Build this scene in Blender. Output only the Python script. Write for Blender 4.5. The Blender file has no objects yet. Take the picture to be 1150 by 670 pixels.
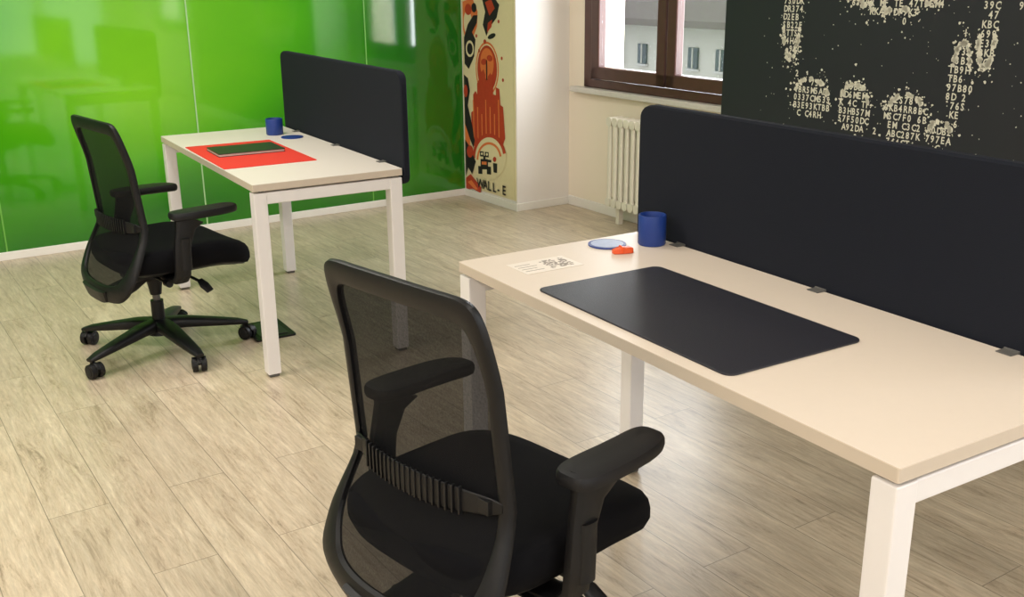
import bpy, bmesh, math, random
import numpy as np
from mathutils import Vector, Matrix
random.seed(7)
scene=bpy.context.scene
COL=bpy.context.collection
TR=0.0401
# ------------------------------------------------------------ materials
def new_mat(name):
    m=bpy.data.materials.new(name);m.use_nodes=True
    nt=m.node_tree;b=nt.nodes['Principled BSDF']
    return m,nt,b
def srgb(r,g,b):
    f=lambda c:(c/255/12.92) if c/255<=.04045 else ((c/255+.055)/1.055)**2.4
    return (f(r),f(g),f(b),1)
def simple(name,col,rough=.5,metal=0,spec=.5,noise=0,nscale=40,bump=0,bscale=300,coat=0):
    m,nt,b=new_mat(name)
    b.inputs['Roughness'].default_value=rough;b.inputs['Metallic'].default_value=metal
    b.inputs['Specular IOR Level'].default_value=spec;b.inputs['Coat Weight'].default_value=coat
    tc=nt.nodes.new('ShaderNodeTexCoord')
    n=nt.nodes.new('ShaderNodeTexNoise');n.inputs['Scale'].default_value=nscale;n.inputs['Detail'].default_value=4
    nt.links.new(tc.outputs['Object'],n.inputs['Vector'])
    mx=nt.nodes.new('ShaderNodeMix');mx.data_type='RGBA'
    c=col
    mx.inputs[6].default_value=tuple(v*(1-noise) for v in c[:3])+(1,)
    mx.inputs[7].default_value=tuple(min(1,v*(1+noise)) for v in c[:3])+(1,)
    nt.links.new(n.outputs['Fac'],mx.inputs[0]);nt.links.new(mx.outputs[2],b.inputs['Base Color'])
    if bump:
        n2=nt.nodes.new('ShaderNodeTexNoise');n2.inputs['Scale'].default_value=bscale
        nt.links.new(tc.outputs['Object'],n2.inputs['Vector'])
        bp=nt.nodes.new('ShaderNodeBump');bp.inputs['Strength'].default_value=bump;bp.inputs['Distance'].default_value=.002
        nt.links.new(n2.outputs['Fac'],bp.inputs['Height']);nt.links.new(bp.outputs[0],b.inputs['Normal'])
    return m
M={}
M['wall']=simple('wall_paint',srgb(232,226,220),.85,noise=.02,nscale=3,bump=.1)
M['cream']=simple('cream_paint',srgb(236,224,204),.8,noise=.02,nscale=3,bump=.1)
M['ceil']=simple('ceiling_paint',srgb(235,235,232),.9,noise=.01)
M['trim']=simple('trim_white',srgb(232,228,220),.45,noise=.02)
M['desk']=simple('desk_laminate',srgb(220,206,190),.42,noise=.015,nscale=60)
M['desk_far']=simple('desk_laminate_white',srgb(226,218,208),.42,noise=.015,nscale=60)
M['deskedge']=simple('desk_edge_band',srgb(204,190,172),.5,noise=.02)
M['steel']=simple('white_steel',srgb(234,230,228),.35,noise=.01)
M['screen']=simple('divider_fabric',srgb(25,28,37),.85,spec=.2,noise=.25,nscale=500,bump=.4,bscale=900)
M['grey']=simple('grey_plastic',srgb(96,94,90),.45)
M['black']=simple('black_plastic',srgb(11,11,13),.45,spec=.35,noise=.1,bump=.15,bscale=700)
M['seat']=simple('black_seat_fabric',srgb(14,14,17),.95,spec=.12,noise=.3,nscale=600,bump=.6,bscale=900)
M['pad']=simple('arm_pad_rubber',srgb(20,20,23),.5,spec=.35,noise=.05,bump=.1)
M['mat']=simple('charcoal_leather',srgb(31,31,41),.5,noise=.12,nscale=120,bump=.45,bscale=450)
M['red']=simple('red_felt',srgb(216,50,36),.75,noise=.05,nscale=200)
M['book']=simple('dark_cover',srgb(34,34,38),.4,noise=.08)
M['page']=simple('pages',srgb(215,210,200),.7)
M['blue']=simple('blue_plastic',srgb(28,58,132),.45,noise=.05)
M['bluedisc']=simple('pale_blue_print',srgb(160,172,200),.5,noise=.15,nscale=60)
M['orange']=simple('orange_plastic',srgb(232,88,32),.4)
M['paper']=simple('clear_film',srgb(232,222,210),.35)
M['ink']=simple('grey_ink',srgb(150,140,130),.6)
M['rad']=simple('radiator_enamel',srgb(228,222,206),.35)
M['brown']=simple('brown_window_wood',srgb(80,50,44),.4,noise=.2,nscale=20)
M['stone']=simple('sill_stone',srgb(205,200,192),.4,noise=.08,nscale=60)
M['mural']=simple('mural_black',srgb(30,33,41),.5,noise=.06,nscale=8)
M['glyph']=simple('mural_cream',srgb(225,222,205),.6)
M['pcream']=simple('poster_cream',srgb(232,218,176),.55,noise=.03)
M['pblack']=simple('poster_black',srgb(35,30,34),.55)
M['pred']=simple('poster_red',srgb(186,64,40),.55,noise=.1)
M['porange']=simple('poster_orange',srgb(226,122,66),.55,noise=.05)
M['pframe']=simple('poster_border',srgb(228,214,172),.5)
M['seam']=simple('aluminium_joint',srgb(170,205,150),.3)
M['seam2']=simple('green_joint',srgb(110,175,70),.3)
M['ext']=simple('facade_plaster',srgb(206,200,186),.9,noise=.03,nscale=.5)
M['extwin']=simple('facade_window',srgb(84,88,94),.5)
M['roof']=simple('roof_tiles',srgb(120,108,102),.9,noise=.1)
M['asphalt']=simple('asphalt',srgb(150,148,145),.9,noise=.1)
# green glossy wall; lime print gradient with some light put into the colour
m,nt,b=new_mat('green_glass_panel');M['green']=m
tc=nt.nodes.new('ShaderNodeTexCoord')
mp=nt.nodes.new('ShaderNodeMapping');mp.inputs['Scale'].default_value=(.8,1,1.3)
nt.links.new(tc.outputs['Object'],mp.inputs[0])
n=nt.nodes.new('ShaderNodeTexNoise');n.inputs['Scale'].default_value=1.3;n.inputs['Detail'].default_value=1.5;n.inputs['Roughness'].default_value=.4
nt.links.new(mp.outputs[0],n.inputs['Vector'])
sx=nt.nodes.new('ShaderNodeSeparateXYZ');nt.links.new(tc.outputs['Object'],sx.inputs[0])
def mth(op,a,bv,clamp=False):
    q=nt.nodes.new('ShaderNodeMath');q.operation=op;q.use_clamp=clamp
    for i,v in enumerate((a,bv)):
        if v is None: continue
        if isinstance(v,(int,float)): q.inputs[i].default_value=v
        else: nt.links.new(v,q.inputs[i])
    return q.outputs[0]
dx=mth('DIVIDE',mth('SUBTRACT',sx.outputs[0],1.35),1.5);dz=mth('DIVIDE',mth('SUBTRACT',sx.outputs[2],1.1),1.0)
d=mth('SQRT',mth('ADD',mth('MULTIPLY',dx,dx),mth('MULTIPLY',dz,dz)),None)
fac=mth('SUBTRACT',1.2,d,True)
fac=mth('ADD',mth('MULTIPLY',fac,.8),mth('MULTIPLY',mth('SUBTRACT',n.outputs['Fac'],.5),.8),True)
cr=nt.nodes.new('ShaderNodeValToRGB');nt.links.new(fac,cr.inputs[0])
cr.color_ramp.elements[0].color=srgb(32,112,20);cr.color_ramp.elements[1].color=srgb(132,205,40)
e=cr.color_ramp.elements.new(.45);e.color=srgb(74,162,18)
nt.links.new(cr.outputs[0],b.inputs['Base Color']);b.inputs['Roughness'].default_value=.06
b.inputs['IOR'].default_value=1.72
# floor
m,nt,b=new_mat('oak_vinyl_planks');M['floor']=m
tc=nt.nodes.new('ShaderNodeTexCoord')
mp=nt.nodes.new('ShaderNodeMapping');mp.inputs['Rotation'].default_value=(0,0,math.pi/2)
nt.links.new(tc.outputs['Object'],mp.inputs[0])
br=nt.nodes.new('ShaderNodeTexBrick');nt.links.new(mp.outputs[0],br.inputs['Vector'])
br.inputs['Color1'].default_value=(0,0,0,1);br.inputs['Color2'].default_value=(1,1,1,1);br.inputs['Mortar'].default_value=(.5,.5,.5,1)
br.inputs['Scale'].default_value=1;br.inputs['Mortar Size'].default_value=.0014;br.inputs['Mortar Smooth'].default_value=.2
br.inputs['Brick Width'].default_value=1.22;br.inputs['Row Height'].default_value=.168;br.offset=.37;br.offset_frequency=2
mp2=nt.nodes.new('ShaderNodeMapping');mp2.inputs['Scale'].default_value=(12,1.7,1)
nt.links.new(tc.outputs['Object'],mp2.inputs[0])
w=mth('MULTIPLY',br.outputs['Color'],23.0)
def noise4(vec,scale,det,rough=.55,dist=0):
    q=nt.nodes.new('ShaderNodeTexNoise');q.noise_dimensions='4D';q.inputs['Scale'].default_value=scale;q.inputs['Detail'].default_value=det
    q.inputs['Roughness'].default_value=rough;q.inputs['Distortion'].default_value=dist
    nt.links.new(vec,q.inputs['Vector']);nt.links.new(w,q.inputs['W']);return q.outputs['Fac']
g1=noise4(mp2.outputs[0],1.8,12,.8,1.3)
mp3=nt.nodes.new('ShaderNodeMapping');mp3.inputs['Scale'].default_value=(66,6,1);nt.links.new(tc.outputs['Object'],mp3.inputs[0])
g2=noise4(mp3.outputs[0],1.4,6,.75,.4)
mp4=nt.nodes.new('ShaderNodeMapping');mp4.inputs['Scale'].default_value=(4,1.4,1);nt.links.new(tc.outputs['Object'],mp4.inputs[0])
g3=noise4(mp4.outputs[0],1.5,3,.5)
cr=nt.nodes.new('ShaderNodeValToRGB');nt.links.new(g1,cr.inputs[0])
cr.color_ramp.elements[0].position=.30;cr.color_ramp.elements[0].color=srgb(124,106,86)
cr.color_ramp.elements[1].position=.66;cr.color_ramp.elements[1].color=srgb(208,194,170)
e=cr.color_ramp.elements.new(.45);e.color=srgb(184,167,143)
gr2=nt.nodes.new('ShaderNodeMapRange');nt.links.new(g2,gr2.inputs[0])
for i_,v_ in ((1,.3),(2,.62),(3,.76),(4,1.10)): gr2.inputs[i_].default_value=v_
gv=mth('MULTIPLY',gr2.outputs[0],mth('ADD',mth('MULTIPLY',g3,.30),.87))
gv=mth('MULTIPLY',gv,mth('ADD',mth('MULTIPLY',br.outputs['Color'],.12),.94))
gv=mth('MULTIPLY',gv,mth('SUBTRACT',1.0,mth('MULTIPLY',br.outputs['Fac'],.5)))
mx=nt.nodes.new('ShaderNodeMix');mx.data_type='RGBA';mx.blend_type='MULTIPLY';mx.inputs[0].default_value=1
nt.links.new(cr.outputs[0],mx.inputs[6]);nt.links.new(gv,mx.inputs[7]);nt.links.new(mx.outputs[2],b.inputs['Base Color'])
b.inputs['Roughness'].default_value=.33
bp=nt.nodes.new('ShaderNodeBump');bp.inputs['Strength'].default_value=.15;bp.inputs['Distance'].default_value=.002
nt.links.new(g2,bp.inputs['Height']);nt.links.new(bp.outputs[0],b.inputs['Normal'])
# chair mesh fabric (semi transparent weave)
m,nt,b=new_mat('chair_mesh_fabric');M['mesh']=m
b.inputs['Base Color'].default_value=srgb(14,14,16);b.inputs['Roughness'].default_value=.85;b.inputs['Specular IOR Level'].default_value=.15
tc=nt.nodes.new('ShaderNodeTexCoord');ck=nt.nodes.new('ShaderNodeTexNoise');ck.inputs['Scale'].default_value=260
nt.links.new(tc.outputs['Object'],ck.inputs['Vector'])
al=mth('ADD',mth('MULTIPLY',ck.outputs['Fac'],.10),.84)
nt.links.new(al,b.inputs['Alpha'])
# glass
m,nt,b=new_mat('window_glass');M['glass']=m
tr=nt.nodes.new('ShaderNodeBsdfTransparent');gl=nt.nodes.new('ShaderNodeBsdfGlossy');gl.inputs['Roughness'].default_value=.02
ms=nt.nodes.new('ShaderNodeMixShader');ms.inputs[0].default_value=.06
nt.links.new(tr.outputs[0],ms.inputs[1]);nt.links.new(gl.outputs[0],ms.inputs[2]);nt.links.new(ms.outputs[0],nt.nodes['Material Output'].inputs[0])
m,nt,b=new_mat('led_diffuser');M['led']=m  # glowing face of the ceiling panels added to brighten the room
b.inputs['Emission Color'].default_value=(1,.96,.9,1);b.inputs['Emission Strength'].default_value=2.5
# ------------------------------------------------------------ mesh helpers
class MB:
    def __init__(s): s.v=[];s.f=[];s.mi=[];s.mats=[]
    def mat(s,k):
        if k not in s.mats: s.mats.append(k)
        return s.mats.index(k)
    def add(s,vs,fs,k):
        o=len(s.v);i=s.mat(k);s.v+= [tuple(v) for v in vs]
        for f in fs: s.f.append(tuple(a+o for a in f));s.mi.append(i)
    def box(s,a,b,k,M4=None):
        vs=[(x,y,z) for x in (a[0],b[0]) for y in (a[1],b[1]) for z in (a[2],b[2])]
        if M4: vs=[tuple(M4@Vector(v)) for v in vs]
        s.add(vs,[(0,1,3,2),(4,6,7,5),(0,4,5,1),(2,3,7,6),(0,2,6,4),(1,5,7,3)],k)
    def cyl(s,c0,c1,r0,r1,k,n=28,caps=True):
        c0=Vector(c0);c1=Vector(c1);t=(c1-c0).normalized()
        a=t.orthogonal().normalized();b=t.cross(a);vs=[]
        for c,r in ((c0,r0),(c1,r1)):
            for i in range(n):
                q=2*math.pi*i/n;vs.append(c+a*r*math.cos(q)+b*r*math.sin(q))
        fs=[(i,(i+1)%n,n+(i+1)%n,n+i) for i in range(n)]
        if caps: fs+=[tuple(range(n))[::-1],tuple(range(n,2*n))]
        s.add(vs,fs,k)
    def rings(s,rings,k,closed=False,cap=True):
        n=len(rings[0]);vs=[p for r in rings for p in r];fs=[];R=len(rings)
        for j in range(R if closed else R-1):
            for i in range(n):
                a=j*n+i;b=j*n+(i+1)%n;c=((j+1)%R)*n+(i+1)%n;d=((j+1)%R)*n+i
                fs.append((a,b,c,d))
        if cap and not closed: fs+=[tuple(range(n))[::-1],tuple(range((R-1)*n,R*n))]
        s.add(vs,fs,k)
    def sweep(s,path,sec,side,k,n=16,e=3.2,closed=False):
        P=[Vector(p) for p in path];R=[]
        for i,p in enumerate(P):
            if closed: t=P[(i+1)%len(P)]-P[i-1]
            else: t=P[min(i+1,len(P)-1)]-P[max(i-1,0)]
            t.normalize();sd=Vector(side);sd=(sd-t*sd.dot(t)).normalized();N=t.cross(sd)
            a,b=sec[i] if isinstance(sec,list) else sec
            r=[]
            for j in range(n):
                q=2*math.pi*j/n;cu,su=math.cos(q),math.sin(q)
                r.append(p+sd*a*math.copysign(abs(cu)**(2/e),cu)+N*b*math.copysign(abs(su)**(2/e),su))
            R.append(r)
        s.rings(R,k,closed)
    def obj(s,name,parent=None,smooth=False,bevel=0,loc=(0,0,0),rz=0,sub=0,seg=2):
        me=bpy.data.meshes.new(name);me.from_pydata(s.v,[],s.f);me.update()
        for k in s.mats: me.materials.append(M[k])
        me.polygons.foreach_set('material_index',s.mi)
        bm=bmesh.new();bm.from_mesh(me);bmesh.ops.recalc_face_normals(bm,faces=bm.faces);bm.to_mesh(me);bm.free()
        o=bpy.data.objects.new(name,me);COL.objects.link(o);o.location=loc;o.rotation_euler=(0,0,rz)
        if parent: o.parent=parent
        if bevel:
            md=o.modifiers.new('b','BEVEL');md.width=bevel;md.segments=seg;md.limit_method='ANGLE'
        if sub:
            md=o.modifiers.new('s','SUBSURF');md.levels=sub;md.render_levels=sub
        if smooth:
            me.polygons.foreach_set('use_smooth',[True]*len(me.polygons))
            try:
                me.set_sharp_from_angle(angle=math.radians(40))
            except Exception: pass
        return o
def empty(name,loc=(0,0,0),rz=0):
    o=bpy.data.objects.new(name,None);COL.objects.link(o);o.location=loc;o.rotation_euler=(0,0,rz);o.empty_display_size=.1;return o
def rbox(name,u0,u1,v0,v1,z0,z1,k,bevel=0,parent=None):
    q=MB();q.box((u0,v0,z0),(u1,v1,z1),k);return q.obj(name,parent,bevel=bevel,rz=0 if parent else TR)
# ------------------------------------------------------------ room shell
UL,VB,H=-4.6,-4.0,2.9
VG,UP,UW,VP,VM=6.0,3.583,3.985,5.36,3.594
rbox('floor',UL-.1,UW+.35,VB-.1,VG+.1,-.12,0,'floor')
rbox('ceiling',UL-.1,UW+.35,VB-.1,VG+.1,H,H+.1,'ceil')
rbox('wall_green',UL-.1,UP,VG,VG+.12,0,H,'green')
rbox('wall_pillar',UP,UW+.3,VP,VG+.12,0,H,'wall')
rbox('wall_left',UL-.1,UL,VB,VG,0,H,'wall')
# unseen back wall; tall openings added for light and green wall reflections
q=MB()
q.box((UL,VB-.1,0),(UW,VB,.25),'wall');q.box((UL,VB-.1,2.4),(UW,VB,H),'wall')
for a,bb in ((UL,-3.4),(-1.6,-.6),(1.2,2.0),(2.72,2.82),(3.6,UW),(.27,.33)): q.box((a,VB-.1,.25),(bb,VB,2.4),'wall')
q.obj('wall_back',rz=TR)
# window wall with openings
q=MB();W0,W1,Z0,Z1=3.67,5.19,.77,2.35
q.box((UW,VB,0),(UW+.3,VP,Z0),'cream');q.box((UW,VB,Z1),(UW+.3,VP,H),'cream')
q.box((UW,W1,Z0),(UW+.3,VP,Z1),'cream');q.box((UW,0,Z0),(UW+.3,W0,Z1),'cream');q.box((UW,VB,Z0),(UW+.3,-2.6,Z1),'cream')
q.obj('wall_right',rz=TR)
rbox('wall_mural_pillar',UP,UW,.2,VM,0,H,'wall')
# trims
rbox('baseboard_green',UL,UP,VG-.012,VG,0,.045,'trim',.003)
q=MB();q.box((UP-.012,VP-.012,0),(UP,VG-.012,.05),'trim');q.box((UP,VP-.012,0),(UW,VP,.05),'trim');q.obj('baseboard_pillar',bevel=.003,rz=TR)
rbox('baseboard_right',UW-.012,UW,VM,VP-.012,0,.06,'trim',.003)
rbox('trim_1',UP-.012,UP,.2,VM,0,.06,'trim',.003)
q=MB()
for u in (-.38,.71,1.80,2.89):
    q.box((u-.0035,VG-.003,.045),(u+.0035,VG,H),'seam' if u==1.8 else 'seam2')
q.obj('trim_2',rz=TR)
# window
def window(name,w0,w1,z0,z1):
    e=empty(name,(0,0,0),TR);q=MB();f=.10;c=(w0+w1)/2;x0,x1=UW+.0,UW+.07
    q.box((x0-.015,w0,z0),(x1,w0+.075,z1),'brown');q.box((x0-.015,w1-.075,z0),(x1,w1,z1),'brown')
    q.box((x0-.015,w0,z0),(x1,w1,z0+.05),'brown');q.box((x0-.015,w0,z1-.06),(x1,w1,z1),'brown')
    q.obj('outer_frame',e,bevel=.006)
    for i,(a,bb) in enumerate(((w0+.085,c-.005),(c+.005,w1-.085))):
        q=MB();s=.075;za,zb=z0+.055,z1-.065;y0,y1=x0-.03,x0+.03
        q.box((y0,a,za),(y1,a+s,zb),'brown');q.box((y0,bb-s,za),(y1,bb,zb),'brown')
        q.box((y0,a,za),(y1,bb,za+s),'brown');q.box((y0,a,zb-s),(y1,bb,zb),'brown')
        q.obj('sash_%d'%(i+1),e,bevel=.008)
        q=MB();q.box((x0-.002,a+s,za+s),(x0+.002,bb-s,zb-s),'glass');q.obj('glass_%d'%(i+1),e)
    return e
window('window_1',W0,W1,Z0,Z1)
window('window_2',-2.6,0,Z0,Z1)  # unseen window, added to let in more daylight
rbox('trim_3',UW-.06,UW,W0-.05,W1+.09,.735,.768,'stone',.005)
# radiator
q=MB()
y=4.77
for i in range(14):
    yc=y-i*.052
    for dx_ in (-.035,.035):
        q.sweep([(3.885+dx_,yc,.13),(3.885+dx_,yc,.61)],(.011,.017),(1,0,0),'rad',n=10,e=2.4)
    q.sweep([(3.885-.05,yc,.61),(3.885+.05,yc,.61)],(.024,.026),(0,1,0),'rad',n=12,e=2.6)
    q.sweep([(3.885-.05,yc,.13),(3.885+.05,yc,.13)],(.024,.026),(0,1,0),'rad',n=12,e=2.6)
q.cyl((3.885,4.8,.13),(3.885,4.0,.13),.018,.018,'rad');q.cyl((3.885,4.8,.61),(3.885,4.0,.61),.018,.018,'rad')
q.box((3.87,4.70,0),(3.90,4.73,.12),'rad');q.box((3.87,4.08,0),(3.90,4.11,.12),'rad')
q.obj('radiator',smooth=True,rz=TR)
# exterior
q=MB();q.box((19,-10,-9),(27,34,.35),'ext')
q.box((18.93,-10,-2.3),(19,34,-2.15),'stone')
q.obj('neighbour_building',rz=TR)
q=MB();q.add([(18.3,-11,.22),(18.3,35,.22),(23,35,3.2),(23,-11,3.2),(18.3,-11,.05),(18.3,35,.05)],[(0,1,2,3),(0,1,5,4)],'roof')
q.obj('neighbour_roof',rz=TR)
q=MB()
for zz in (-1.0,-4.2,-7.0):
    for k in range(40):
        v=-6+k*1.0
        q.box((18.93,v,zz),(18.99,v+.34,zz+.52),'extwin')
        q.box((18.9,v-.05,zz-.06),(18.99,v+.39,zz-.01),'stone')
        q.box((18.91,v+.15,zz),(18.94,v+.19,zz+.52),'ext')
q.obj('neighbour_windows',rz=TR)
rbox('street_ground',4.4,60,-30,60,-9.2,-9.05,'asphalt')
# ------------------------------------------------------------ poster
def PP(x,y):
    v=VG-(x-515)/63.*(VG-VP); z=1.27*(1-y/(214+22*(x-516)/62.)); return v,z
def flat(q,pts,k,lay,U=UP):
    vs=[(U-.004-.0006*lay,v,z) for v,z in pts];q.add(vs,[tuple(range(len(vs)))],k)
def ell(cx_,cy_,rx,ry,n=28,rot=0):
    o=[]
    for i in range(n):
        a=2*math.pi*i/n;x,y_=rx*math.cos(a),ry*math.sin(a)
        o.append(PP(cx_+x*math.cos(rot)-y_*math.sin(rot),cy_+x*math.sin(rot)+y_*math.cos(rot)))
    return o
q=MB();q.box((UP-.004,VP+.01,.065),(UP,VG-.015,2.3),'pframe')
L=lambda pts:[PP(*p) for p in pts]
flat(q,[(VP+.03,.085),(VG-.035,.085),(VG-.035,2.28),(VP+.03,2.28)],'pcream',1)
def poly(pts,k,l): flat(q,L(pts),k,l)
def ring(cx_,cy_,rx,ry,th,k,l,a0=0,a1=360):
    n=30;vs=[];fs=[]
    for i in range(n+1):
        a=math.radians(a0+(a1-a0)*i/n)
        for s_ in (1,1-th):
            v,z=PP(cx_+rx*s_*math.cos(a),cy_+ry*s_*math.sin(a));vs.append((UP-.004-.0006*l,v,z))
    for i in range(n): fs.append((2*i,2*i+1,2*i+3,2*i+2))
    q.add(vs,fs,k)
# top: droid arm + claw, ship silhouettes
poly([(518,0),(530,-4),(536,10),(535,26),(528,42),(522,46),(518,30)],'porange',2)
flat(q,ell(524,22,5,13),'pcream',3)
poly([(519,38),(524,24),(531,14),(536,14),(535,22),(529,32),(533,40),(531,58),(524,72),(519,66)],'pblack',4)
flat(q,ell(525,8,4,6),'pred',5);flat(q,ell(532,6,3,5),'pblack',5)
ring(526,50,5,9,.3,'pcream',5)
poly([(541,-6),(552,-10),(561,2),(558,16),(550,26),(546,36),(542,24),(545,10)],'pblack',4)
poly([(545,0),(552,-4),(556,6),(550,14)],'pred',5);poly([(548,22),(553,18),(552,26),(547,32)],'pred',5)
flat(q,ell(552,36,5,2.5,rot=-.5),'pblack',4);flat(q,ell(544,42,1.6,2.4),'pred',4)
# bulb with plant and skyline
flat(q,ell(546,72,11.5,26),'pred',3);flat(q,ell(546,66,8,17),'porange',4);ring(546,72,13.5,30,.08,'porange',3)
poly([(545,84),(546.4,84),(546.4,62),(545,62)],'pblack',5)
flat(q,ell(542.5,64,3.2,3.6,rot=.6),'pred',5);flat(q,ell(549.5,60,3.2,3.6,rot=-.6),'pred',5)
sk=[(527,158),(526,120),(529,118),(529,100),(532,96),(534,100),(534,88),(537,82),(539,88),(539,76),(542,72),(544,78),(544,94),(547,95),(547,80),(550,76),(553,82),(553,100),(556,101),(556,92),(560,94),(561,112),(564,114),(566,150),(560,166),(531,158)]
poly(sk,'pred',6)
for i in range(7):
    xx=528.5+i*5;poly([(xx,106+(i%3)*8),(xx+1.2,106+(i%3)*8),(xx+1.2,150),(xx,148)],'porange',7)
flat(q,ell(547,172,20,26),'pcream',8)
ring(547,172,20,28,.16,'pred',9,180,350);ring(547,174,15,20,.14,'porange',9,180,350)
# left figure
poly([(518,78),(523,82),(525,96),(522,112),(527,134),(530,152),(528,160),(524,150),(518,132)],'pblack',7)
poly([(518,132),(524,150),(523,172),(518,186)],'porange',7)
poly([(518,150),(522,156),(531,176),(526,190),(521,182),(518,192)],'pblack',10)
flat(q,ell(524,164,4,7),'pred',11);flat(q,ell(520,96,2.5,7),'pred',8)
poly([(518,194),(524,190),(537,206),(536,213),(526,207),(518,208)],'pred',10)
poly([(520,199),(525,197),(533,208),(530,209)],'porange',11)
# little robot + plant
for (a,b_,c_,d_) in ((537,173,546,185),(536.5,164,541,170),(542.5,165,547,171),(540.5,169,543,174),(534,181,539,190),(544.5,182,549.5,191),(546,174,550,177)):
    poly([(a,b_),(c_,b_+ .6),(c_,d_+.6),(a,d_)],'pblack',12)
flat(q,ell(539,167,1.2,1.6),'pcream',13);flat(q,ell(545,168,1.2,1.6),'pcream',13);poly([(538.5,176),(544.5,176.5),(544.5,180),(538.5,179.5)],'porange',13)
poly([(552,178),(557,179),(556.5,190),(552.5,189)],'pblack',12)
flat(q,ell(554,174,2,3),'pred',12)
for (x_,y_) in ((560,20),(563,60),(537,52),(561,130),(534,36),(564,84)): flat(q,ell(x_,y_,1.1,2),'pred',3)
# ------------------------------------------------------------ glyph text
GC={}
def glyph(ch,off=0.0):
    key=(ch,off)
    if key in GC: return GC[key]
    cu=bpy.data.curves.new('g','FONT');cu.body=ch;cu.resolution_u=2;cu.offset=off
    o=bpy.data.objects.new('g',cu);COL.objects.link(o)
    me=bpy.data.meshes.new_from_object(o)
    vs=[tuple(v.co) for v in me.vertices];fs=[tuple(p.vertices) for p in me.polygons]
    bpy.data.objects.remove(o);bpy.data.curves.remove(cu);bpy.data.meshes.remove(me)
    GC[key]=(vs,fs);return GC[key]
def put_glyph(q,ch,v,z,sx_,sz_,k,U,rot=0,off=.0):
    vs,fs=glyph(ch,off)
    if not vs: return
    o=[]
    for x,y_,_ in vs:
        X=x*sx_;Z=y_*sz_;o.append((U,v-(X*math.cos(rot)-Z*math.sin(rot)),z+X*math.sin(rot)+Z*math.cos(rot)))
    q.add(o,fs,k)
vv,zz=PP(532,199)
for i,ch in enumerate("WALL-E"):
    put_glyph(q,ch,vv-i*.058-(.02 if i else 0),zz-.035,.085,.085,'pblack',UP-.0125,off=.02)
q.obj('wall_poster',rz=TR)
# ------------------------------------------------------------ mural
q=MB();q.box((UP-.012,.25,.07),(UP,VM-.0,2.75),'mural')
blobs=[(3.19,1.28,.05,.20),(2.68,1.46,.29,.17),(3.06,.92,.095,.085),(2.83,.90,.075,.10),(2.58,.885,.095,.095),(2.36,1.04,.04,.15),
       (3.12,1.66,.20,.14),(2.62,1.85,.25,.13),(2.2,1.62,.18,.2),(2.27,1.26,.035,.16),(2.42,.84,.05,.05)]
def inside(v,z):
    m_=9
    for a,b_,c_,d_ in blobs:
        m_=min(m_,((v-a)/c_)**2+((z-b_)/d_)**2)
    return m_
chars="0123456789ABCDEF"
cell=.0225;rowh=.0335
z=.74
while z<2.1:
    v=3.4
    while v>1.95:
        d_=inside(v-.012,z+.015)
        if d_<1.15 and random.random()<.9: put_glyph(q,random.choice(chars+"BDCA37HKMSTR"),v,z,.032,.038,'glyph',UP-.0135,off=.022)
        elif d_<2.4 and random.random()<.05: put_glyph(q,random.choice(chars),v,z,.032,.038,'glyph',UP-.0135,off=.022)
        v-=cell
    z+=rowh
def blot(v,z,s_):
    n=9;ph=random.random()*6
    vs=[(UP-.0138,v+s_*random.uniform(.5,1.25)*math.cos(ph+2*math.pi*k/n),z+s_*random.uniform(.5,1.25)*math.sin(ph+2*math.pi*k/n)) for k in range(n)]
    q.add(vs,[tuple(range(n))],'glyph')
for bi,(a,b_,c_,d_) in enumerate(blobs):
    sgn=1 if b_<1.2 else -1
    for i in range(int(480*(c_+d_))):
        t=random.uniform(0,6.283);up=.5+.5*math.sin(t)*sgn
        if random.random()>.15+.85*up: continue
        r=1.0+abs(random.gauss(0,.26));blot(a+c_*r*math.cos(t),b_+d_*r*math.sin(t),random.choice((.0015,.0025,.003,.004,.006)))
    for i in range(int(30*(c_+d_)/.2)):
        t=random.uniform(.3,2.84)*sgn;r=random.uniform(.92,1.04)
        blot(a+c_*r*math.cos(t),b_+d_*r*math.sin(t),random.uniform(.006,.014))
for i in range(200):
    blot(random.uniform(2.05,3.35),random.uniform(.78,2.1),random.choice((.0015,.002,.003)))
q.obj('wall_mural',rz=TR)
# ------------------------------------------------------------ desks
DL,DW=1.39,.587
def rrect(x0,y0,x1,y1,r,n=6):
    o=[]
    for cx_,cy_,a in ((x1-r,y1-r,0),(x0+r,y1-r,90),(x0+r,y0+r,180),(x1-r,y0+r,270)):
        for i in range(n+1):
            t=math.radians(a+90*i/n);o.append((cx_+r*math.cos(t),cy_+r*math.sin(t)))
    return o
def slab(q,pts,z0,z1,k): q.rings([[(x,y_,z0) for x,y_ in pts],[(x,y_,z1) for x,y_ in pts]],k)
def desk(X,Y,rz=0,top='desk'):
    e=empty('office_desk',(X,Y,0),rz)
    q=MB();slab(q,rrect(-DW,0,0,DL,.004,2),.714,.738,'deskedge');slab(q,rrect(-DW,0,0,DL,.004,2),.738,.740,top);q.obj('table_top',e)
    n=0
    for x in (-DW+.002,-.052):
        for y_ in (.002,DL-.052):
            n+=1;q=MB();q.box((x,y_,.012),(x+.05,y_+.05,.706),'steel');q.box((x+.006,y_+.006,.0),(x+.044,y_+.044,.012),'grey')
            q.obj('leg_%d'%n,e,bevel=.003)
    q=MB()
    for y_ in (.004,DL-.050): q.box((-DW+.05,y_,.664),(-.05,y_+.046,.706),'steel')
    for x in (-DW+.15,-.17): q.box((x,.05,.684),(x+.03,DL-.05,.7139),'steel')
    for x in (-DW+.03,-.05):
        for y_ in (.03,DL-.05): q.box((x,y_,.70),(x+.02,y_+.02,.7145),'grey')
    q.obj('frame_rails',e,bevel=.003)
    return e
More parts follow.
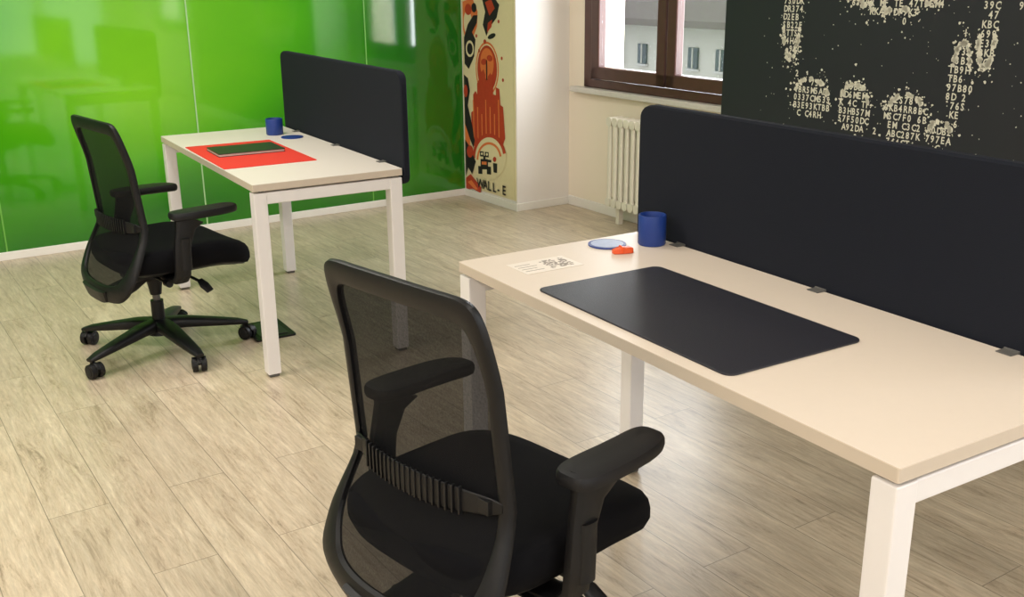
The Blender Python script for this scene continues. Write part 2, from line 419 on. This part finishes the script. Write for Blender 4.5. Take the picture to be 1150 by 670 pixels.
def divider(X,Y,ys,rz=0):
    e=empty('desk_divider',(X,Y,0),rz)
    pts=rrect(.0,.67,1.37,1.103,.055,8);q=MB()
    R=[]
    for x,s_ in ((.006,.006),(.010,.0),(.030,.0),(.034,.006)):
        R.append([(x,min(max(a,s_),1.37-s_),min(max(b_,.67+s_),1.103-s_)) for a,b_ in pts])
    q.rings(R,'screen');q.obj('panel',e)
    q=MB()
    for y_ in ys:
        q.box((-.024,y_-.017,.7405),(.008,y_+.017,.7425),'grey');q.box((.002,y_-.017,.70),(.0065,y_+.017,.745),'grey')
    q.obj('clips',e,bevel=.001)
desk(1.809,.904);divider(1.809,.94,(.18,.67,1.17))
desk(1.680,3.588,-.0083,'desk_far');divider(1.680,3.588,(.18,.67,1.17),-.0083)
def matobj(name,x0,y0,x1,y1,z0,h,k,r=.02,rz=0):
    cx_,cy_=(x0+x1)/2,(y0+y1)/2;q=MB();slab(q,rrect(x0-cx_,y0-cy_,x1-cx_,y1-cy_,r),0,h,k)
    return q.obj(name,bevel=min(h*.4,.001),loc=(cx_,cy_,z0),rz=rz)
matobj('desk_mat',1.257,1.315,1.620,1.972,.7402,.004,'mat',.022)
matobj('desk_mat',1.105,3.95,1.480,4.57,.7402,.003,'red',.006,-.02)
# dark notebook on red mat
e=empty('notebook',(1.30,4.32,.7436),-.03);q=MB();slab(q,rrect(-.14,-.105,.14,.105,.008),0,.002,'book');slab(q,rrect(-.14,-.105,.14,.105,.008),.010,.0125,'book');q.obj('cover',e)
q=MB();slab(q,rrect(-.137,-.102,.137,.102,.006),.002,.010,'page');q.obj('pages',e)
def cup(x,y_,r,h):
    q=MB();n=40;prof=[(r*.93,0),(r,.004),(r,h-.003),(r-.001,h),(r-.005,h),(r-.006,h-.003),(r-.006,.006)]
    R=[[(a*math.cos(2*math.pi*i/n),a*math.sin(2*math.pi*i/n),z_) for i in range(n)] for a,z_ in prof]
    q.rings(R,'blue')
    q.obj('pen_cup',smooth=True,loc=(x,y_,.7402))
cup(1.752,2.160,.038,.083);cup(1.565,4.72,.039,.074)
def coaster(x,y_,r,k):
    q=MB();q.cyl((0,0,0),(0,0,.004),r,r,'blue',40);q.cyl((0,0,.004),(0,0,.0048),r*.86,r*.86,k,40);q.obj('coaster',loc=(x,y_,.7402))
coaster(1.645,2.22,.052,'bluedisc');coaster(1.60,4.585,.05,'blue')
# orange sharpener-like clip
q=MB();q.rings([[(x,y_,z_) for y_,z_ in ((-.013*s_,0),(.013*s_,0),(.010*s_,.016*s_),(-.010*s_,.016*s_))] for x,s_ in ((-.028,.7),(-.01,1),(.02,1),(.028,.8))],'orange')
q.box((-.006,-.014,.002),(.0,.014,.019),'orange')
q.obj('pencil_sharpener',bevel=.002,loc=(1.629,2.129,.7402),rz=-.25)
# printed sheet with code
q=MB();q.box((-.085,-.052,0),(.085,.052,.0006),'paper')
for i in range(13):
    for j in range(13):
        if random.random()<.5: q.box((.0+i*.0055,-.036+j*.0055,.0006),(.0+i*.0055+.0055,-.036+j*.0055+.0055,.0009),'ink')
for j in range(4): q.box((-.075,-.03+j*.018,.0006),(-.02-.01*(j%2),-.0275+j*.018,.0009),'ink')
q.obj('qr_code_sheet',loc=(1.392,2.143,.7402),rz=0)
# floor outlet plate
q=MB();slab(q,rrect(-.085,-.12,.085,.12,.01),0,.008,'black');slab(q,rrect(-.06,-.09,.06,.09,.006),.008,.011,'book')
q.obj('floor_socket_plate',loc=(1.27,4.13,.0),bevel=.001)
# ------------------------------------------------------------ office chair
ZS=[.27,.33,.42,.53,.62,.80,.95];XE=[-.178,-.185,-.15,-.098,-.085,-.122,-.165];WW=[.245,.268,.256,.228,.223,.221,.221]
ZC,ZH=.613,.341
def smooth_interp(z,xs,ys):
    ks=[(-.03,1),(-.015,2),(0,3),(.015,2),(.03,1)]
    return sum(np.interp(z+d,xs,ys)*w for d,w in ks)/9
def Bk(s,z,dx_=0):
    w=smooth_interp(z,ZS,WW);x=smooth_interp(z,ZS,XE)-(.045-.037*min(1,max(0,(z-.66)/.27)))*(1-s*s)
    return Vector((x+dx_,s*w,z))
def BP(phi,rho,dx_=0):
    c,s=math.cos(phi),math.sin(phi);n=12 if s>0 else 4.8
    t=rho*math.copysign(abs(s)**(2/n),s)
    sv=rho*math.copysign(abs(c)**(2/n),c)
    return Bk(sv,ZC+ZH*t,dx_)
def chair(x,y_,rz,base_rz):
    e=empty('office_chair',(x,y_,0),rz)
    # back frame
    q=MB();N=200;R=[]
    for i in range(N):
        ph=2*math.pi*i/N+math.pi/N;r=[]
        s_=math.sin(ph);tt=math.copysign(abs(s_)**(2/(12 if s_>0 else 4.8)),s_)
        wd=.054+.016*min(1,max(0,(tt-.6)/.3))+.045*min(1,max(0,(-tt-.35)/.5))
        for j in range(12):
            a=2*math.pi*j/12;r.append(BP(ph,1-wd+wd*math.copysign(abs(math.cos(a))**.8,math.cos(a)),.012*math.copysign(abs(math.sin(a))**.6,math.sin(a))))
        R.append(r)
    q.rings(R,'black',closed=True);q.obj('back_frame',e,smooth=True)
    q=MB();vs=[Bk(0,ZC)];fs=[];K=8;n=120
    for k in range(1,K+1):
        for i in range(n): vs.append(BP(2*math.pi*i/n+math.pi/n,.9*k/K))
    for i in range(n): fs.append((0,1+i,1+(i+1)%n))
    for k in range(K-1):
        for i in range(n): fs.append((1+k*n+i,1+k*n+(i+1)%n,1+(k+1)*n+(i+1)%n,1+(k+1)*n+i))
    q.add(vs,fs,'mesh');q.obj('back_mesh',e,smooth=True)
    # lumbar support
    q=MB()
    P=[Bk(-.94+1.88*i/24,.56,-.012-.008*math.sin(math.pi*i/24)) for i in range(25)]
    q.sweep(P,[(.010+.018*math.sin(math.pi*i/24)**.5,.003) for i in range(25)],(0,0,1),'black',n=12)
    for i in range(19):
        s_=-.60+1.2*i/18;p=Bk(s_,.56,-.023)
        q.box((p.x-.002,p.y-.0025,.533),(p.x+.007,p.y+.0025,.588),'black')
    for sg in (-1,1):
        p=Bk(sg*.80,.56,-.018);q.box((p.x-.003,p.y-.015,.546),(p.x+.010,p.y+.015,.574),'black')
    q.obj('lumbar_support',e,bevel=.001,smooth=True)
    # back bracket
    q=MB()
    q.sweep([(-.235,0,.32),(-.225,0,.285),(-.17,0,.275),(-.10,0,.30),(-.03,0,.345)],[(.11,.016),(.10,.02),(.075,.022),(.06,.022),(.06,.022)],(0,1,0),'black')
    q.obj('back_bracket',e,smooth=True)
    # seat
    q=MB();n=72
    def se(a_,b_,sc,z,n_=4.1):
        o=[]
        for i in range(n):
            t=2*math.pi*i/n;c,s=math.cos(t),math.sin(t)
            X=.082+a_*sc*math.copysign(abs(c)**(2/n_),c);Y=b_*sc*math.copysign(abs(s)**(2/n_),s)
            dz_=-1.1*max(0,X-.14)**2 + .25*max(0,-X-.05)**2*2+ .25*Y*Y
            o.append((X,Y,z+dz_))
        return o
    R=[se(.268,.252,s_,z_) for s_,z_ in ((.90,.368),(.965,.376),(1,.398),(1.0,.420),(.985,.438),(.95,.451),(.88,.459),(.7,.461),(.45,.458),(.2,.456),(.02,.456))]
    q.rings(R,'seat');q.obj('seat_cushion',e,smooth=True)
    q=MB();R=[se(.268,.252,s_,z_) for s_,z_ in ((.55,.350),(.8,.355),(.92,.366),(.93,.378))];q.rings(R,'black');q.obj('seat_pan',e,smooth=True)
    q=MB();q.box((-.11,-.075,.315),(.10,.075,.362),'black');q.obj('tilt_mechanism',e,bevel=.012,seg=3)
    q=MB()
    q.sweep([(.06,-.06,.335),(.08,-.16,.33),(.10,-.215,.315)],(.006,.006),(1,0,0),'black',e=2)
    q.sweep([(.098,-.205,.322),(.105,-.23,.305),(.115,-.255,.285)],[(.012,.006),(.02,.007),(.016,.005)],(1,0,0),'black',e=2.5)
    q.sweep([(-.03,-.06,.335),(-.03,-.2,.335)],(.006,.006),(1,0,0),'black',e=2)
    q.sweep([(-.03,-.19,.335),(-.03,-.225,.335)],(.014,.014),(1,0,0),'black',e=2)
    q.obj('levers',e,smooth=True)
    # arms
    for sg,nm in ((-1,'arm_right'),(1,'arm_left')):
        q=MB()
        q.sweep([(.0,sg*.12,.350),(.0,sg*.20,.346),(.0,sg*.26,.352),(.0,sg*.286,.38),(.002,sg*.290,.43),(.010,sg*.290,.50),(.028,sg*.287,.56),(.045,sg*.284,.594)],
                [(.035,.010),(.034,.011),(.032,.013),(.031,.015),(.032,.015),(.033,.014),(.040,.016),(.062,.020)],(1,0,0),'black')
        q.sweep([(.012,sg*.292,.40),(.016,sg*.292,.52)],(.022,.019),(1,0,0),'black')
        q.obj(nm+'_post',e,smooth=True)
        q=MB();R=[]
        for s_,z_ in ((.80,.590),(.95,.594),(1,.603),(.99,.612),(.93,.618),(.75,.6205),(.3,.621),(.01,.621)):
            r=[]
            for i in range(48):
                t=2*math.pi*i/48;c,s=math.cos(t),math.sin(t)
                X=.135*math.copysign(abs(c)**(2/4.2),c);w_=.046-.003*(X/.125)
                r.append((.110+X*(1-(1-s_)*.35),sg*(.283-.014*max(0,X/.125)**2)+w_*s_*math.copysign(abs(s)**(2/3.4),s),z_-.5*max(0,X-.06)**2))
            R.append(r)
        q.rings(R,'pad');q.obj(nm+'_pad',e,smooth=True)
    # column and base
    q=MB();q.cyl((0,0,.07),(0,0,.215),.026,.025,'black');q.cyl((0,0,.215),(0,0,.32),.015,.015,'grey');q.cyl((0,0,.24),(0,0,.32),.022,.034,'black')
    q.obj('gas_column',e,smooth=True)
    q=MB();q.cyl((0,0,.075),(0,0,.135),.048,.036,'black')
    cast=[]
    for i in range(5):
        a=base_rz-rz+i*2*math.pi/5;d=Vector((math.cos(a),math.sin(a),0));sd=Vector((-d.y,d.x,0))
        q.sweep([d*.02+Vector((0,0,.115)),d*.10+Vector((0,0,.110)),d*.22+Vector((0,0,.092)),d*.31+Vector((0,0,.078)),d*.348+Vector((0,0,.070))],
                [(.038,.024),(.036,.022),(.029,.017),(.023,.012),(.016,.007)],sd,'black')
        cast.append(d)
    q.obj('star_base',e,smooth=True)
    for i,d in enumerate(cast):
        q=MB();c=d*.335;th=[.4,1.2,2.2,.2,2.8][i];ax=Vector((math.cos(th),math.sin(th),0));fw=Vector((-ax.y,ax.x,0));c=c-fw*.012
        for s_ in (-1,1):
            o_=c+ax*s_*.016
            q.cyl(o_-ax*.010+Vector((0,0,.029)),o_+ax*.010+Vector((0,0,.029)),.029,.029,'black',24)
            q.cyl(o_+ax*s_*.010+Vector((0,0,.029)),o_+ax*s_*.0125+Vector((0,0,.029)),.020,.016,'pad',20)
        q.cyl(c+fw*.012+Vector((0,0,.03)),c+fw*.012+Vector((0,0,.075)),.009,.009,'black',16)
        R=[]
        for k in range(9):
            t=math.radians(20+140*k/8);p=c+Vector((0,0,.029))+fw*.031*math.cos(t)+Vector((0,0,.031*math.sin(t)))
            R.append(p)
        q.sweep(R,(.008,.003),ax,'black',n=8)
        q.obj('caster_%d'%(i+1),e,bevel=.002,smooth=True)
    return e
chair(.83,4.135,math.radians(10),math.radians(-7))
chair(.880,1.630,math.radians(13),math.radians(20))
# ------------------------------------------------------------ lights
def panel(u,v,w=.6,l=1.2,en=40):  # unseen ceiling panel with area light, added to light the room
    e=empty('ceiling_led_panel',(0,0,0),TR)
    q=MB();q.box((u-w/2-.02,v-l/2-.02,H-.03),(u+w/2+.02,v+l/2+.02,H),'trim');q.obj('housing',e,bevel=.003)
    q=MB();q.box((u-w/2,v-l/2,H-.034),(u+w/2,v+l/2,H-.030),'led');q.obj('diffuser',e)
    ld=bpy.data.lights.new('led','AREA');ld.shape='RECTANGLE';ld.size=w;ld.size_y=l;ld.energy=en;ld.color=(1,.94,.87)
    lo=bpy.data.objects.new('lamp',ld);COL.objects.link(lo);lo.location=(u,v,H-.04);lo.parent=e
for u,v,en in ((-1.6,.5,62),(1.0,.2,18),(-1.6,3.6,60),(.9,3.9,30),(-1.6,-2.3,30),(1.4,-2.3,22)): panel(u,v,en=en)
w=bpy.data.worlds.new('sky');scene.world=w;w.use_nodes=True
bg=w.node_tree.nodes['Background'];bg.inputs[0].default_value=(.84,.92,1,1);bg.inputs[1].default_value=1.5
def portal(name,loc,sx_,sy_,rot,en,col):
    ld=bpy.data.lights.new(name,'AREA');ld.shape='RECTANGLE';ld.size=sx_;ld.size_y=sy_;ld.energy=en;ld.color=col
    lo=bpy.data.objects.new(name,ld);COL.objects.link(lo)
    c,s=math.cos(TR),math.sin(TR);lo.location=(loc[0]*c-loc[1]*s,loc[0]*s+loc[1]*c,loc[2]);lo.rotation_euler=(rot[0],rot[1],rot[2]+TR)
portal('window_daylight',(UW+.32,4.43,1.56),1.5,1.5,(0,math.pi/2,0),86,(.92,.96,1))
portal('window_daylight',(UW+.32,-1.3,1.56),1.5,2.5,(0,math.pi/2,0),85,(.92,.96,1))  # daylight for the added, unseen window
# ------------------------------------------------------------ camera
f,a,p,r,h=1164.7,.5428,.3063,-.0107,1.459
Rv=Vector((math.cos(a),-math.sin(a),0));F=Vector((math.sin(a)*math.cos(p),math.cos(a)*math.cos(p),-math.sin(p)));U=Rv.cross(F)
R2=math.cos(r)*Rv+math.sin(r)*U;U2=-math.sin(r)*Rv+math.cos(r)*U
cd=bpy.data.cameras.new('camera');co=bpy.data.objects.new('camera',cd);COL.objects.link(co)
cd.sensor_width=36;cd.lens=f/1150*36;cd.clip_start=.02
co.matrix_world=Matrix(((R2[0],U2[0],-F[0],0),(R2[1],U2[1],-F[1],0),(R2[2],U2[2],-F[2],h),(0,0,0,1)))
scene.camera=co
scene.view_settings.view_transform='Standard'
scene.view_settings.exposure=.1
